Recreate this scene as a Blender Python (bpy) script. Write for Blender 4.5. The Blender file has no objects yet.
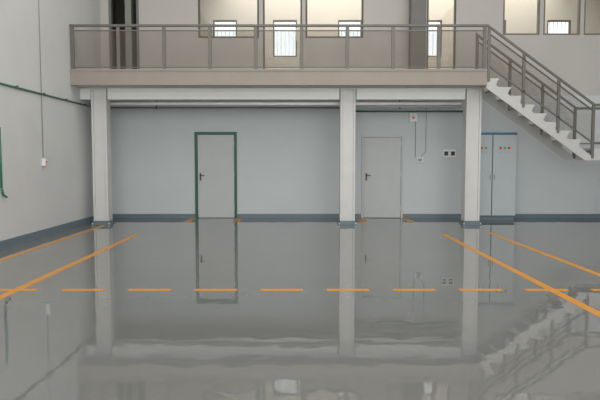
import bpy, bmesh, math
from mathutils import Vector
S=bpy.context.scene
H=1.45; F=600.0; PIT=math.radians(3.81); CX=299.0
cp,sp=math.cos(PIT),math.sin(PIT)
def ray(px,py):
    u=(px-CX)/F; v=(200-py)/F
    return u, cp+v*sp, -sp+v*cp
def P(px,py,d):            # survey helper: point on plane Y=d
    a,b,c=ray(px,py); t=d/b
    return a*t, H+c*t
def X(px,d,py=150): return P(px,py,d)[0]
def Z(py,d): return P(299,py,d)[1]
# ------------------------------------------------ materials
def mat(name,col,rough=0.6,metal=0.0,noise=0.0,nscale=4.0,bump=0.0,bscale=20.0,emit=None,es=0.0,spec=0.5):
    m=bpy.data.materials.new(name); m.use_nodes=True
    nt=m.node_tree; b=nt.nodes['Principled BSDF']
    b.inputs['Base Color'].default_value=(*col,1); b.inputs['Roughness'].default_value=rough
    b.inputs['Metallic'].default_value=metal
    b.inputs['Specular IOR Level'].default_value=spec
    tc=nt.nodes.new('ShaderNodeNewGeometry')
    if noise>0:
        n=nt.nodes.new('ShaderNodeTexNoise'); n.inputs['Scale'].default_value=nscale; n.inputs['Detail'].default_value=4
        nt.links.new(tc.outputs['Position'],n.inputs['Vector'])
        r=nt.nodes.new('ShaderNodeValToRGB')
        r.color_ramp.elements[0].position=0.3; r.color_ramp.elements[1].position=0.7
        r.color_ramp.elements[0].color=(*[c*(1-noise) for c in col],1)
        r.color_ramp.elements[1].color=(*[min(1,c*(1+noise)) for c in col],1)
        nt.links.new(n.outputs['Fac'],r.inputs['Fac']); nt.links.new(r.outputs['Color'],b.inputs['Base Color'])
    if bump>0:
        n=nt.nodes.new('ShaderNodeTexNoise'); n.inputs['Scale'].default_value=bscale; n.inputs['Detail'].default_value=2
        nt.links.new(tc.outputs['Position'],n.inputs['Vector'])
        bp=nt.nodes.new('ShaderNodeBump'); bp.inputs['Strength'].default_value=1.0; bp.inputs['Distance'].default_value=bump
        nt.links.new(n.outputs['Fac'],bp.inputs['Height']); nt.links.new(bp.outputs['Normal'],b.inputs['Normal'])
    if emit:
        b.inputs['Emission Color'].default_value=(*emit,1); b.inputs['Emission Strength'].default_value=es
    return m
M_floor=mat('epoxy_floor',(0.165,0.167,0.160),0.020,noise=0.06,nscale=0.6,bump=0.0018,bscale=2.4,spec=0.80)
M_line=mat('line_paint',(0.60,0.26,0.03),0.35,noise=0.06,nscale=5,spec=0.2)
M_wallL=mat('wall_plaster',(0.62,0.625,0.615),0.85,noise=0.03,nscale=1.5,bump=0.001,bscale=60)
M_wallB=mat('wall_panel_white',(0.595,0.63,0.635),0.7,noise=0.02,nscale=1.2)
M_wallU=mat('wall_upper_beige',(0.53,0.505,0.475),0.8,noise=0.03,nscale=1.2)
M_base=mat('baseboard_blue',(0.14,0.19,0.22),0.4,noise=0.05)
M_fascia=mat('fascia_taupe',(0.33,0.29,0.25),0.6,noise=0.03)
M_steelw=mat('steel_white',(0.64,0.63,0.605),0.5,noise=0.03)
M_stairw=mat('stair_white',(0.54,0.53,0.505),0.5,noise=0.03)
M_rail=mat('rail_grey',(0.16,0.15,0.13),0.5,metal=0.2,noise=0.05)
M_mesh=mat('wire_mesh',(0.23,0.19,0.145),0.6,metal=0.1,noise=0.05)
M_door=mat('door_grey',(0.53,0.55,0.54),0.5,noise=0.02)
M_green=mat('frame_green',(0.015,0.115,0.07),0.45,noise=0.05)
M_cab=mat('cabinet_grey',(0.53,0.58,0.59),0.45,noise=0.02)
M_cabb=mat('cabinet_blue',(0.07,0.21,0.31),0.4,noise=0.03)
M_dark=mat('dark_trim',(0.03,0.03,0.03),0.5,noise=0.05)
M_frame=mat('window_frame_brown',(0.10,0.09,0.08),0.5,noise=0.05)
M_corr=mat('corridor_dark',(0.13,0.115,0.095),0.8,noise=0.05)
M_post=mat('post_taupe',(0.17,0.165,0.155),0.6,noise=0.05)
M_off=mat('office_wall',(0.66,0.62,0.56),0.8,noise=0.02)
M_pipe=mat('pipe_grey',(0.82,0.81,0.78),0.5,metal=0.0,noise=0.05)
M_pipeb=mat('pipe_brown',(0.20,0.165,0.14),0.5,noise=0.05)
M_gpipe=mat('pipe_green',(0.03,0.18,0.11),0.45,noise=0.05)
M_cable=mat('cable_grey',(0.32,0.32,0.31),0.6,noise=0.05)
M_box=mat('plastic_white',(0.78,0.78,0.76),0.5,noise=0.02)
M_red=mat('lamp_red',(0.75,0.06,0.04),0.3,noise=0.02)
M_lgreen=mat('lamp_green',(0.03,0.50,0.15),0.3,noise=0.02)
M_yel=mat('lamp_orange',(0.65,0.25,0.04),0.3,noise=0.02)
M_ceil=mat('ceiling_white',(0.5,0.5,0.48),0.8,noise=0.02)
def glass():
    m=bpy.data.materials.new('glass_thin'); m.use_nodes=True; nt=m.node_tree
    for n in list(nt.nodes): nt.nodes.remove(n)
    o=nt.nodes.new('ShaderNodeOutputMaterial'); mx=nt.nodes.new('ShaderNodeMixShader')
    t=nt.nodes.new('ShaderNodeBsdfTransparent'); g=nt.nodes.new('ShaderNodeBsdfGlossy'); g.inputs['Roughness'].default_value=0.02
    t.inputs['Color'].default_value=(0.97,0.98,0.97,1); mx.inputs[0].default_value=0.03
    nt.links.new(t.outputs[0],mx.inputs[1]); nt.links.new(g.outputs[0],mx.inputs[2]); nt.links.new(mx.outputs[0],o.inputs[0])
    return m
M_glass=glass()
# ------------------------------------------------ builder
WL={}
class B:
    def __init__(s): s.bm=bmesh.new()
    def box(s,x0,x1,y0,y1,z0,z1):
        v=[s.bm.verts.new(c) for c in [(x0,y0,z0),(x1,y0,z0),(x1,y1,z0),(x0,y1,z0),(x0,y0,z1),(x1,y0,z1),(x1,y1,z1),(x0,y1,z1)]]
        for f in [(0,3,2,1),(4,5,6,7),(0,1,5,4),(1,2,6,5),(2,3,7,6),(3,0,4,7)]: s.bm.faces.new([v[i] for i in f])
        return s
    def prism(s,pts,y0,y1):   # polygon in XZ extruded along Y
        a=[s.bm.verts.new((p[0],y0,p[1])) for p in pts]; b=[s.bm.verts.new((p[0],y1,p[1])) for p in pts]
        s.bm.faces.new(a); s.bm.faces.new(b[::-1]); n=len(pts)
        for i in range(n): s.bm.faces.new([a[i],b[i],b[(i+1)%n],a[(i+1)%n]])
        return s
    def cyl(s,p,q,r,seg=12,r2=None):
        p=Vector(p);q=Vector(q);d=(q-p).normalized()
        up=Vector((0,0,1)) if abs(d.z)<0.9 else Vector((1,0,0))
        a=d.cross(up).normalized(); b=d.cross(a); r2=r if r2 is None else r2
        A=[];C=[]
        for i in range(seg):
            t=2*math.pi*i/seg; o=a*math.cos(t)+b*math.sin(t)
            A.append(s.bm.verts.new(p+o*r)); C.append(s.bm.verts.new(q+o*r2))
        s.bm.faces.new(A); s.bm.faces.new(C[::-1])
        for i in range(seg): s.bm.faces.new([A[i],C[i],C[(i+1)%seg],A[(i+1)%seg]])
        return s
    def path(s,pts,r,seg=10):
        for i in range(len(pts)-1): s.cyl(pts[i],pts[i+1],r,seg)
        return s
    def done(s,name,m,parent=None,label=None,cat=None,kind=None,group=None,bevel=0,smooth=False):
        bmesh.ops.recalc_face_normals(s.bm,faces=s.bm.faces)
        xs=[v.co for v in s.bm.verts]
        mn=Vector([min(c[i] for c in xs) for i in range(3)]); mx=Vector([max(c[i] for c in xs) for i in range(3)])
        o=(mn+mx)/2
        if parent is None: o.z=mn.z
        bmesh.ops.translate(s.bm,verts=s.bm.verts,vec=-o)
        me=bpy.data.meshes.new(name); s.bm.to_mesh(me); s.bm.free()
        if smooth:
            for p in me.polygons: p.use_smooth=len(p.vertices)==4
        me.materials.append(m)
        ob=bpy.data.objects.new(name,me); S.collection.objects.link(ob)
        WL[ob.name]=o.copy()
        if parent: ob.parent=parent; ob.location=o-WL[parent.name]
        else: ob.location=o
        if bevel:
            md=ob.modifiers.new('bevel','BEVEL'); md.width=bevel; md.segments=2; md.limit_method='ANGLE'
        tag(ob,label,cat,kind,group); return ob
def tag(ob,label=None,cat=None,kind=None,group=None):
    if label: ob['label']=label
    if cat: ob['category']=cat
    if kind: ob['kind']=kind
    if group: ob['group']=group
def empty(name,loc,parent=None,label=None,cat=None,kind=None,group=None):
    e=bpy.data.objects.new(name,None); S.collection.objects.link(e); e.empty_display_size=0.2
    WL[e.name]=Vector(loc)
    if parent: e.parent=parent; e.location=Vector(loc)-WL[parent.name]
    else: e.location=loc
    tag(e,label,cat,kind,group); return e
def bx(name,m,x0,x1,y0,y1,z0,z1,**k): return B().box(x0,x1,y0,y1,z0,z1).done(name,m,**k)
def clone(ob,delta,parent=None,newparent=True):
    c=ob.copy(); S.collection.objects.link(c)
    w=WL[ob.name]+Vector(delta); WL[c.name]=w
    if parent: c.parent=parent; c.location=w-WL[parent.name]
    else: c.location=w
    return c
# ------------------------------------------------ room shell
XL=-4.86; XR=9.0; YB=14.97; Y0=-3.0; ZC=7.5; DK=3.376; DB=3.04; YF=12.88; XE=X(487,YF,75)
YO=16.7
bx('floor',M_floor,XL,XR,Y0,YB,-0.2,0,kind='structure')
bx('wall_left',M_wallL,XL-0.2,XL,Y0,YB,-0.2,ZC,kind='structure')
bx('wall_right',M_wallL,XR,XR+0.2,Y0,YB,-0.2,ZC,kind='structure')
bx('ceiling',M_ceil,XL-0.2,XR+0.2,Y0,YB+0.2,ZC,ZC+0.2,kind='structure')
def wall_open(name,m,x0,x1,y0,y1,z0,z1,ops):
    xs=sorted({x0,x1,*[o[0] for o in ops],*[o[1] for o in ops]}); zs=sorted({z0,z1,*[o[2] for o in ops],*[o[3] for o in ops]})
    b=B()
    for i in range(len(xs)-1):
        j=0
        while j<len(zs)-1:
            cx=(xs[i]+xs[i+1])/2
            def inside(j):
                cz=(zs[j]+zs[j+1])/2
                return any(o[0]<cx<o[1] and o[2]<cz<o[3] for o in ops)
            if inside(j): j+=1; continue
            k=j
            while k+1<len(zs)-1 and not inside(k+1): k+=1
            b.box(xs[i],xs[i+1],y0,y1,zs[j],zs[k+1]); j=k+1
    return b.done(name,m,kind='structure')
def RX(a,b,d,py): return X(a,d,py),X(b,d,py)
d1=(*RX(195,237,YB,170),0,Z(132,YB)); d2=(*RX(361.5,403,YB,170),0,Z(135.5,YB))
wall_open('wall_back',M_wallB,XL-0.2,XR+0.2,YB,YB+0.2,-0.2,DB,[d1,d2])
ZH=5.80
sill=Z(38,YB); sr=Z(35,YB)
wins=[(*RX(198,259,YB,20),sill,ZH),(*RX(305.5,363.5,YB,20),sill,ZH),(*RX(503,540,YB,20),sr,ZH),(*RX(543.5,580.5,YB,20),sr,ZH),(*RX(584,621,YB,20),sr,ZH)]
drs=[(*RX(263,302,YB,30),DK,ZH),(*RX(427,456,YB,30),DK,ZH)]
corr=(X(109,YB,30),X(139,YB,30),DK,ZH)
wall_open('wall_upper',M_wallU,XL-0.2,XR+0.2,YB,YB+0.2,DB,ZC,wins+drs+[corr])
pan=[(*RX(c-12,c+12,YO,35),Z(57,YO),Z(20,YO)) for c in (225,285,350,430,494,559,622)]
wall_open('wall_outer',M_off,XL-0.2,XR+0.2,YO,YO+0.2,DB,6.2,pan)
bx('floor.001',M_fascia,XL-0.2,XR+0.2,YB+0.2,YO,DB,DK,kind='structure')
bx('ceiling.001',M_off,XL-0.2,XR+0.2,YB+0.2,YO+0.2,6.2,6.3,kind='structure')
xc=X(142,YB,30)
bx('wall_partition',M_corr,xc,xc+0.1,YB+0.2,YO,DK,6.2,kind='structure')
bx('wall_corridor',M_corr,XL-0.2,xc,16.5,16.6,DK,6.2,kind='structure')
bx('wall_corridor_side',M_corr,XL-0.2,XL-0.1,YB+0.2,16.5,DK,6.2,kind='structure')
bx('wall_office_side',M_off,XR+0.1,XR+0.2,YB+0.2,YO,DK,6.2,kind='structure')
bh=0.105
bx('baseboard_left',M_base,XL,XL+0.02,Y0,YB,0,bh+0.03,kind='structure')
b=B(); 
for a,c in [(XL+0.02,d1[0]-0.0),(d1[1],d2[0]),(d2[1],XR)]: b.box(a,c,YB-0.02,YB,0,bh)
b.done('baseboard_back',M_base,kind='structure')
M_bar=mat('bar_grey',(0.75,0.76,0.76),0.5,noise=0.03)
def window(n,o,y0,y1,cols,fr=0.05,m=M_frame,bars=0):
    x0,x1,z0,z1=o
    e=empty('window_%d'%n,((x0+x1)/2,y0,z0),kind='structure')
    b=B(); b.box(x0,x1,y0,y1,z0,z0+fr).box(x0,x1,y0,y1,z1-fr,z1).box(x0,x0+fr,y0,y1,z0+fr,z1-fr).box(x1-fr,x1,y0,y1,z0+fr,z1-fr)
    for i in range(1,cols):
        xx=x0+(x1-x0)*i/cols; b.box(xx-fr/2,xx+fr/2,y0,y1,z0+fr,z1-fr)
    b.done('frame',m,parent=e)
    ym=(y0+y1)/2
    bx('glass',M_glass,x0+fr,x1-fr,ym-0.003,ym+0.003,z0+fr,z1-fr,parent=e)
    if bars:
        b=B()
        for i in range(1,bars+1):
            xx=x0+(x1-x0)*i/(bars+1); b.box(xx-0.006,xx+0.006,y1+0.03,y1+0.045,z0,z1)
        b.done('security_bars',M_bar,parent=e)
M_framel=mat('window_frame_taupe',(0.20,0.18,0.16),0.5,noise=0.05)
n=1
for i,w in enumerate(wins): window(n,w,YB+0.02,YB+0.09,1,0.045,M_frame if i<2 else M_framel); n+=1
for w in pan: window(n,w,YO+0.02,YO+0.09,1,0.04,bars=5); n+=1
def gdoor(n,o):
    x0,x1,z0,z1=o; e=empty('door_%d'%n,((x0+x1)/2,YB+0.05,z0),kind='structure')
    fr=0.04
    B().box(x0,x0+fr,YB+0.02,YB+0.09,z0,z1).box(x1-fr,x1,YB+0.02,YB+0.09,z0,z1).box(x0+fr,x1-fr,YB+0.02,YB+0.09,z1-fr,z1).box(x0+fr,x1-fr,YB+0.02,YB+0.09,z0,z0+0.08).done('frame',M_frame,parent=e)
    bx('glass',M_glass,x0+fr,x1-fr,YB+0.05,YB+0.056,z0+0.08,z1-fr,parent=e)
    B().cyl((x1-0.13,YB-0.02,z0+1.0),(x1-0.13,YB-0.02,z0+1.3),0.012).done('handle',M_pipe,parent=e)
gdoor(3,drs[0]); gdoor(4,drs[1])
x0,x1=corr[0],corr[1]; e=empty('door_5',((x0+x1)/2,YB,DK),kind='structure')
B().box(x0,x0+0.06,YB-0.01,YB+0.12,DK,ZH).box(x1-0.06,x1,YB-0.01,YB+0.12,DK,ZH).box(x0+0.06,x1-0.06,YB-0.01,YB+0.12,ZH-0.06,ZH).done('frame',M_post,parent=e)
xm=X(125,YB,30); bx('leaf',mat('leaf_olive',(0.24,0.26,0.22),0.5,noise=0.04),xm,xm+0.15,YB+0.02,YB+0.7,DK+0.01,ZH-0.07,parent=e)
def steel_door(n,o,fm,fw,y_handle):
    x0,x1,z0,z1=o; e=empty('door_%d'%n,((x0+x1)/2,YB,0),kind='structure')
    ya,yb=YB-0.03,YB+0.12
    B().box(x0,x0+fw,ya,yb,0,z1).box(x1-fw,x1,ya,yb,0,z1).box(x0+fw,x1-fw,ya,yb,z1-fw,z1).done('frame',fm,parent=e,bevel=0.004)
    leaf=bx('leaf',M_door,x0+fw+0.004,x1-fw-0.004,YB,YB+0.05,0.01,z1-fw-0.004,parent=e,bevel=0.004)
    hx=x0+fw+0.07; hz=1.04
    h=B().box(hx-0.018,hx+0.018,YB-0.012,YB,hz-0.10,hz+0.08); h.cyl((hx,YB-0.012,hz+0.03),(hx,YB-0.06,hz+0.03),0.010); h.cyl((hx-0.01,YB-0.055,hz+0.03),(hx+0.11,YB-0.055,hz+0.03),0.010)
    h.done('handle',M_dark,parent=leaf,label='black lever handle')
    for zz in (0.25,1.1,1.85): B().cyl((x1-fw-0.004,YB-0.012,zz-0.05),(x1-fw-0.004,YB-0.012,zz+0.05),0.009,8).done('hinge',M_pipe,parent=leaf)
steel_door(1,d1,M_green,0.065,0); steel_door(2,d2,M_door,0.05,0)
bx('wall_behind_door',M_wallB,d1[0]-0.2,d2[1]+0.2,YB+0.2,YB+0.25,-0.2,DB,kind='structure')
# ------------------------------------------------ mezzanine
mz=empty('mezzanine_platform',((XL+XE)/2,YF,DB),label='taupe steel mezzanine deck spanning over the doors',cat='mezzanine')
bx('deck',M_fascia,XL+0.003,XE,YF+0.02,YB-0.003,DB+0.02,DK-0.005,parent=mz)
B().box(XL+0.003,XE,YF,YF+0.02,DB,DK).box(XL+0.003,XE,YF-0.015,YF,DK-0.04,DK).box(XL+0.003,XE,YF-0.015,YF,DB,DB+0.03).done('fascia',M_fascia,parent=mz)
M_soff=mat('soffit_white',(0.50,0.51,0.50),0.7,noise=0.02)
bx('soffit',M_soff,XL+0.003,XE,YF+0.02,YB-0.003,DB,DB+0.02,parent=mz)
YC=13.40; CZ=DB
cols=[X(100,YC,170),X(347.7,YC,170),X(473,YC,170)]
W=0.335
def column(x):
    e=empty('steel_column',(x,YC+0.15,0),label='white H-section steel column with blue base under the mezzanine',cat='column',group='columns under the mezzanine')
    t=0.045
    B().box(x-W/2,x-W/2+t,YC,YC+0.30,0.02,CZ-0.02).box(x+W/2-t,x+W/2,YC,YC+0.30,0.02,CZ-0.02).box(x-W/2+t,x+W/2-t,YC+0.03,YC+0.05,0.02,CZ-0.02).done('shaft',M_steelw,parent=e,bevel=0.006)
    bx('base_plate',M_base,x-W/2-0.04,x+W/2+0.04,YC-0.05,YC+0.35,0,0.02,parent=e,bevel=0.003)
    bx('cap_plate',M_steelw,x-W/2-0.02,x+W/2+0.02,YC-0.02,YC+0.32,CZ-0.02,CZ-0.001,parent=e)
    B().box(x-W/2-0.006,x+W/2+0.006,YC-0.008,YC+0.0,0.02,0.09).box(x-W/2-0.006,x-W/2,YC,YC+0.30,0.02,0.09).box(x+W/2,x+W/2+0.006,YC,YC+0.30,0.02,0.09).done('base_skirt',M_base,parent=e)
    for dx in (-W/2-0.02,W/2+0.02):
        B().cyl((x+dx,YC-0.025,0.02),(x+dx,YC-0.025,0.045),0.014,6).done('bolt',M_pipe,parent=e)
for x in cols: column(x)
bz=Z(99.5,YC+0.05)
M_beam=mat('beam_white',(0.78,0.77,0.74),0.5,noise=0.02)
def ibeam(xa,xb):
    B().box(xa,xb,YC+0.03,YC+0.23,CZ-0.018,CZ-0.001).box(xa,xb,YC+0.03,YC+0.23,bz,bz+0.018).box(xa,xb,YC+0.04,YC+0.06,bz+0.018,CZ-0.018).done('steel_beam',M_beam,label='white steel I-beam between the columns under the deck',cat='beam',group='beams under the mezzanine')
ibeam(XL+0.005,cols[0]-W/2-0.022); ibeam(cols[0]+W/2+0.022,cols[1]-W/2-0.022); ibeam(cols[1]+W/2+0.022,cols[2]-W/2-0.022)
px0,px1=RX(411,426,14.5,35)
pl=bx('steel_pillar',M_post,px0,px1,14.5,14.8,DK,ZC-0.001,label='grey square pillar standing on the mezzanine deck',cat='pillar',bevel=0.01)
# ------------------------------------------------ railing
RT=Z(25,YF)
def wire_panel(x0,x1,zf,h,y,r=0.0030,sp_=0.034):
    b=B(); w=x1-x0
    def pt(s,q): return (x0+s,y,zf(x0+s)+q)
    c=-h
    while c<w:
        c+=sp_
        s0=max(0,c); s1=min(w,c+h)
        if s1-s0>0.01: b.cyl(pt(s0,s0-c),pt(s1,s1-c),r,3)
    c=0
    while c<w+h:
        c+=sp_
        s0=max(0,c-h); s1=min(w,c)
        if s1-s0>0.01: b.cyl(pt(s0,c-s0),pt(s1,c-s1),r,3)
    return b
rl=empty('guard_railing',((XL+XE)/2,YF+0.05,DK),label='grey metal guard railing with wire mesh infill on the mezzanine edge',cat='railing')
YR=YF+0.04
xa=XL+0.055; xb=XE-0.05; NP=9
pitch=(xb-xa)/NP
post=bx('post',M_rail,xa-0.036,xa+0.036,YR-0.02,YR+0.02,DK,RT-0.03,parent=rl,bevel=0.003)
for i in range(1,NP+1): clone(post,(i*pitch,0,0),rl)
bx('top_rail',M_rail,XL+0.005,XE,YR-0.03,YR+0.03,RT-0.03,RT+0.02,parent=rl,bevel=0.006)
bx('bottom_rail',M_rail,xa+0.02,xb-0.02,YR-0.01,YR+0.01,DK+0.03,DK+0.05,parent=rl)
bx('upper_rail',M_rail,xa+0.02,xb-0.02,YR-0.01,YR+0.01,RT-0.12,RT-0.095,parent=rl)
pn=wire_panel(xa+0.036,xa+pitch-0.036,lambda x:DK+0.05,RT-0.12-DK-0.05,YR).done('mesh_panel',M_mesh,parent=rl)
for i in range(1,NP): clone(pn,(i*pitch,0,0),rl)
# ------------------------------------------------ staircase
YS0=YF+0.02; YS1=YF+0.90
st=empty('staircase',(XE,YS0,1.6),label='white steel staircase with grey railings descending from the mezzanine',cat='staircase')
XLd=X(594,YF,148); ZL=Z(148,YF)
NR=9; run=(XLd-XE)/NR; rise=(DK-ZL)/(NR)
sl=(ZL-DK)/(XLd-XE)
def nz(x): return DK+sl*(x-XE)
DROP=0.40; TOP=0.19; LB=ZL-0.26
for y in (YS0,YS1-0.03):
    x0s=XE+0.004
    pts=[(x0s,DK-TOP),(XLd,ZL-TOP),(XLd,LB),(x0s+(LB-(DK-DROP))/sl,LB),(x0s,DK-DROP)]
    B().prism(pts,y,y+0.03).done('stringer',M_stairw,parent=st)
for i in range(NR-1):
    zt=DK-(i+1)*rise; x=XE+i*run
    bb=B().box(x+0.006 if i==0 else x-0.01,x+run+0.02,YS0+0.031,YS1-0.031,zt-0.04,zt)
    for y in (YS0+0.031,YS1-0.037):   # bent side brackets reaching down to the stringers
        bb.prism([(x+0.02,zt-0.04),(x+run-0.01,zt-0.04),(x+run*0.75,nz(x+run*0.75)-TOP-0.04),(x+0.02,nz(x+0.02)-TOP-0.04)],y,y+0.006)
    bb.done('tread',M_stairw,parent=st)
XQ=XLd+1.2
B().box(XLd+0.001,XQ,YS0,YS1,ZL-0.05,ZL).box(XLd+0.001,XQ,YS0,YS0+0.03,LB,ZL-0.05).box(XLd+0.001,XQ,YS1-0.03,YS1,LB,ZL-0.05).done('landing',M_stairw,parent=st)
for x in (XQ-0.1,):
    for y in (YS0+0.04,YS1-0.14): bx('leg',M_steelw,x,x+0.1,y,y+0.1,0,ZL-0.05,parent=st)
n2=9; r2=ZL/n2
for y in (YS0,YS1-0.03):
    B().prism([(XQ+0.002,ZL-0.02),(XQ+0.002,ZL-0.30),(XQ+run*(n2-1)-0.1,0),(XQ+run*n2-0.1,0)],y,y+0.03).done('stringer',M_stairw,parent=st)
for i in range(n2-1):
    zt=ZL-(i+1)*r2; bx('tread',M_stairw,XQ+i*run+0.02,XQ+i*run+run,YS0+0.032,YS1-0.032,zt-0.035,zt,parent=st)
RH=RT-DK
for k,y in enumerate((YS0+0.015,YS1-0.015)):
    rg=empty('railing',(XE,y,DK),parent=st)
    def seg(xa_,xb_,off,th,nm):
        B().prism([(xa_,nz(xa_)+off-th/2),(xb_,nz(xb_)+off-th/2),(xb_,nz(xb_)+off+th/2),(xa_,nz(xa_)+off+th/2)],y-0.02,y+0.02).done(nm,M_rail,parent=rg)
    seg(XE+0.0,XLd,RH,0.055,'handrail'); seg(XE+0.06,XLd-0.04,RH-0.14,0.028,'upper_rail'); seg(XE+0.06,XLd-0.04,0.10,0.035,'bottom_rail')
    bx('landing_rail',M_rail,XLd,XQ,y-0.02,y+0.02,ZL+RH-0.03,ZL+RH+0.025,parent=rg)
    bx('landing_rail',M_rail,XLd,XQ,y-0.012,y+0.012,ZL+0.10,ZL+0.13,parent=rg)
    np_=3
    for i in range(np_+1):
        x=XE+0.04+(XLd-0.06-XE)*i/np_
        bx('post',M_rail,x-0.030,x+0.030,y-0.02,y+0.02,nz(x)-0.24,nz(x)+RH-0.02,parent=rg)
        if i<np_:
            w=(XLd-0.06-XE)/np_
            wire_panel(x+0.03,x+w-0.03,lambda q:nz(q)+0.11,RH-0.25,y,0.0024,0.045).done('mesh_panel',M_mesh,parent=rg)
    bx('post',M_rail,XQ-0.05,XQ,y-0.02,y+0.02,ZL,ZL+RH-0.03,parent=rg)
# ------------------------------------------------ electrical cabinet
yc0=14.45
ca,cb=X(479,yc0,170),X(516,yc0,170); cs=X(492.3,yc0,170); ct=Z(132.5,yc0)
cab=empty('electrical_cabinet',((ca+cb)/2,yc0+0.25,0),label='pale grey-blue double electrical cabinet with indicator lights against the wall',cat='electrical cabinet')
bx('body',M_dark,ca,cb,yc0+0.025,YB-0.03,0.10,ct-0.05,parent=cab,bevel=0.005)
bx('plinth',M_base,ca+0.01,cb-0.01,yc0+0.05,YB-0.05,0,0.10,parent=cab)
bx('side_panel',M_cab,cb,cb+0.012,yc0+0.02,YB-0.03,0.10,ct-0.05,parent=cab)
bx('side_panel',M_cab,ca-0.012,ca,yc0+0.02,YB-0.03,0.10,ct-0.05,parent=cab)
bx('top_cover',M_cabb,ca-0.015,cb+0.015,yc0+0.0,YB-0.025,ct-0.05,ct,parent=cab)
for a,c,hs in ((ca+0.002,cs-0.010,1),(cs+0.010,cb-0.002,-1)):
    dd=bx('door',M_cab,a,c,yc0,yc0+0.023,0.11,ct-0.055,parent=cab,bevel=0.004)
    hx=c-0.04 if hs>0 else a+0.04
    B().box(hx-0.010,hx+0.010,yc0-0.02,yc0,0.98,1.10).done('handle',M_cable,parent=dd)
    mid=(a+c)/2
    for k,(dx,mm) in enumerate(((-0.10,M_red),(0.0,M_lgreen),(0.10,M_red))):
        if c-a<0.4 and k==2: continue
        B().cyl((mid+dx,yc0,Z(148,yc0)),(mid+dx,yc0-0.012,Z(148,yc0)),0.032,12).done('indicator_light',mm,parent=dd)
        B().cyl((mid+dx,yc0,Z(152,yc0)),(mid+dx,yc0-0.010,Z(152,yc0)),0.013,12).done('switch',M_cable if k!=1 else M_yel,parent=dd)
# ------------------------------------------------ services
def pipe(name,pts,r,m,label,cat,**k): return B().path(pts,r).done(name,m,label=label,cat=cat,smooth=True,**k)
yp=13.75
zt=Z(103.6,yp); zu=Z(107.8,14.3)
pipe('overhead_pipe',[(cols[0]+0.1,yp,zt),(cols[2]-W/2-0.03,yp,zt)],0.042,M_pipe,'pale grey metal pipe running under the mezzanine beam','pipe')
pipe('overhead_pipe',[(XL+0.02,14.3,zu),(cols[1],14.3,zu)],0.016,M_pipeb,'thin brown pipe running under the mezzanine near the wall','pipe')
pipe('overhead_pipe',[(X(356,14.3,106),14.3,zu+0.03),(cols[2],14.3,zu+0.03)],0.022,M_pipe,'thin pale pipe between two columns under the deck','pipe')
for px_ in (156,400): 
    x=X(px_,14.3,106); B().box(x-0.02,x+0.02,14.27,14.33,zu-0.03,zu-0.021).box(x-0.012,x+0.012,14.335,14.345,zu-0.03,DB-0.001).done('pipe_hanger',M_dark,label='small dark bracket hanging the pipes from the deck',cat='pipe bracket',group='pipe hangers')
gz=Z(111.5,YB)
pipe('green_conduit',[(X(355,YB,111),YB-0.02,gz),(X(465,YB,111),YB-0.02,gz)],0.021,M_gpipe,'green conduit along the top of the back wall','conduit')
x=X(463,YB,160); pipe('wall_conduit',[(x,YB-0.02,gz-0.02),(x,YB-0.02,0.2)],0.015,M_pipeb,'brown vertical conduit on the back wall beside the column','conduit')
x=X(415.5,YB,130); pipe('wall_cable',[(x,YB-0.012,gz-0.05),(x,YB-0.012,Z(157,YB))],0.009,M_cable,'thin grey cable dropping to the wall socket','cable')
x2=X(426,YB,130); pipe('wall_cable',[(x2,YB-0.012,DB-0.01),(x2,YB-0.012,Z(152,YB)),(X(421,YB,155),YB-0.012,Z(156,YB))],0.007,M_cable,'thin grey cable bending to the wall socket','cable')
lx=X(413,YB,117)
el=empty('alarm_lamp',(lx,YB-0.05,Z(117,YB)),label='small white alarm lamp with orange dome on the wall',cat='alarm lamp')
bx('housing',M_box,lx-0.10,lx+0.10,YB-0.07,YB-0.001,Z(122,YB),Z(113,YB),parent=el,bevel=0.01)
B().cyl((lx,YB-0.07,Z(118,YB)),(lx,YB-0.11,Z(118,YB)),0.04,14,0.03).done('dome',M_yel,parent=el)
def sock(name,px_,py_,w,h,label,inset=M_dark,n=1):
    x,z=P(px_,py_,YB); e=empty(name,(x,YB,z),label=label,cat='wall socket')
    bx('housing',M_box,x-w/2,x+w/2,YB-0.05,YB-0.001,z-h/2,z+h/2,parent=e,bevel=0.006)
    for i in range(n):
        cw=w/n; cx=x-w/2+cw*(i+.5); bx('cover',inset,cx-cw*0.28,cx+cw*0.28,YB-0.062,YB-0.05,z-h*0.25,z+h*0.25,parent=e)
sock('wall_socket',419.5,160,0.17,0.13,'white wall socket box below hanging cables',M_cable)
sock('switch_box',449,153.5,0.33,0.20,'double black and white switch box on the back wall',M_dark,2)
gzl=2.69
pipe('green_conduit',[(XL+0.018,2.0,gzl),(XL+0.018,YB-0.03,gzl)],0.017,M_gpipe,'green conduit running along the side wall','conduit')
b=B()
for i in range(8): y=6+i*1.1; b.box(XL+0.001,XL+0.045,y-0.015,y+0.015,gzl+0.018,gzl+0.03)
b.done('conduit_clip',M_dark,label='small dark clips holding the green conduit',cat='conduit clip',kind='stuff')
yk=11.4
pipe('wall_cable',[(XL+0.012,yk,ZC-0.01),(XL+0.012,yk,1.48)],0.007,M_cable,'thin grey cable hanging down the side wall','cable')
e=empty('pendant_switch',(XL+0.04,yk,1.40),label='small grey control box at the cable end',cat='control box')
bx('housing',M_box,XL+0.001,XL+0.07,yk-0.05,yk+0.05,1.34,1.48,parent=e,bevel=0.008)
bx('button',M_red,XL+0.07,XL+0.08,yk-0.02,yk+0.02,1.39,1.43,parent=e)
yh=9.76
pipe('air_hose',[(XL+0.017,yh,1.98),(XL+0.017,yh,1.0),(XL+0.03,yh+0.03,0.88),(XL+0.04,yh+0.12,0.84)],0.018,M_gpipe,'green compressed air pipe drop on the side wall','air pipe')
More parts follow.
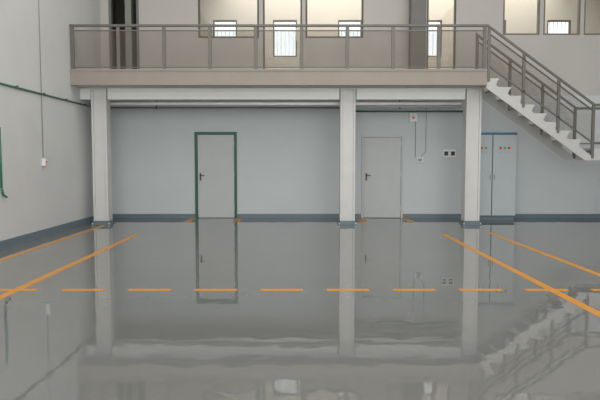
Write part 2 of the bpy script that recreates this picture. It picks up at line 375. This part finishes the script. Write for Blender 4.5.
# ------------------------------------------------ floor markings
def line(x0,x1,y0,y1,label,group,h=0.0015):
    bx('floor_marking',M_line,x0,x1,y0,y1,0.0,h,label=label,cat='floor line',group=group)
lw=0.105
for x,ye in ((-3.16,11.75),(2.83,11.75),(-4.33,13.3),(3.80,12.0)):
    line(x-lw/2,x+lw/2,1.0,ye,'long solid orange line painted on the glossy floor','solid floor lines')
yd=6.63
for i in range(-2,9):
    a=62+66.2*i; x0=(a-299)*6.71/600; 
    if x0<XL+0.05: continue
    line(x0,x0+0.475,yd-0.048,yd+0.048,'short orange dash of the broken floor line','dashed floor line',0.0025)
for o in (d1,d2):
    for x in (o[0]-0.09,o[1]+0.0): line(x-0.03,x+0.13,YB-0.95,YB-0.03,'short orange mark on the floor beside a door','door floor marks')
# ------------------------------------------------ light
w=bpy.data.worlds.new('world'); S.world=w; w.use_nodes=True
bg=w.node_tree.nodes['Background']; bg.inputs[0].default_value=(0.90,0.94,0.98,1); bg.inputs[1].default_value=1.9
def area(name,loc,rot,sx,sy,p,col):
    l=bpy.data.lights.new(name,'AREA'); l.shape='RECTANGLE'; l.size=sx; l.size_y=sy; l.energy=p; l.color=col
    o=bpy.data.objects.new(name,l); S.collection.objects.link(o); o.location=loc; o.rotation_euler=rot
    o['label']='unseen soft fill panel added to brighten the scene'; o['category']='light'
area('ceiling_fill',(1.0,7.5,ZC-0.05),(0,0,0),10,10,500,(1.0,0.97,0.93))  # unseen panel added under the closed ceiling to brighten the hall
area('office_fill',(2.5,15.95,6.15),(0,0,0),9,1.2,120,(1.0,0.94,0.85))  # added warm fill that brightens the rooms behind the upper windows
area('front_fill',(1.5,-2.5,3.2),(math.radians(90),0,0),11,5.5,430,(1.0,0.98,0.95))  # fill added behind the camera to lift the wall under the mezzanine
# ------------------------------------------------ camera
c=bpy.data.cameras.new('camera'); co=bpy.data.objects.new('camera',c); S.collection.objects.link(co)
c.sensor_width=36; c.lens=36; c.shift_x=1/600; co.location=(0,0,H); co.rotation_euler=(math.pi/2-PIT,0,0); S.camera=co
S.view_settings.view_transform='Standard'
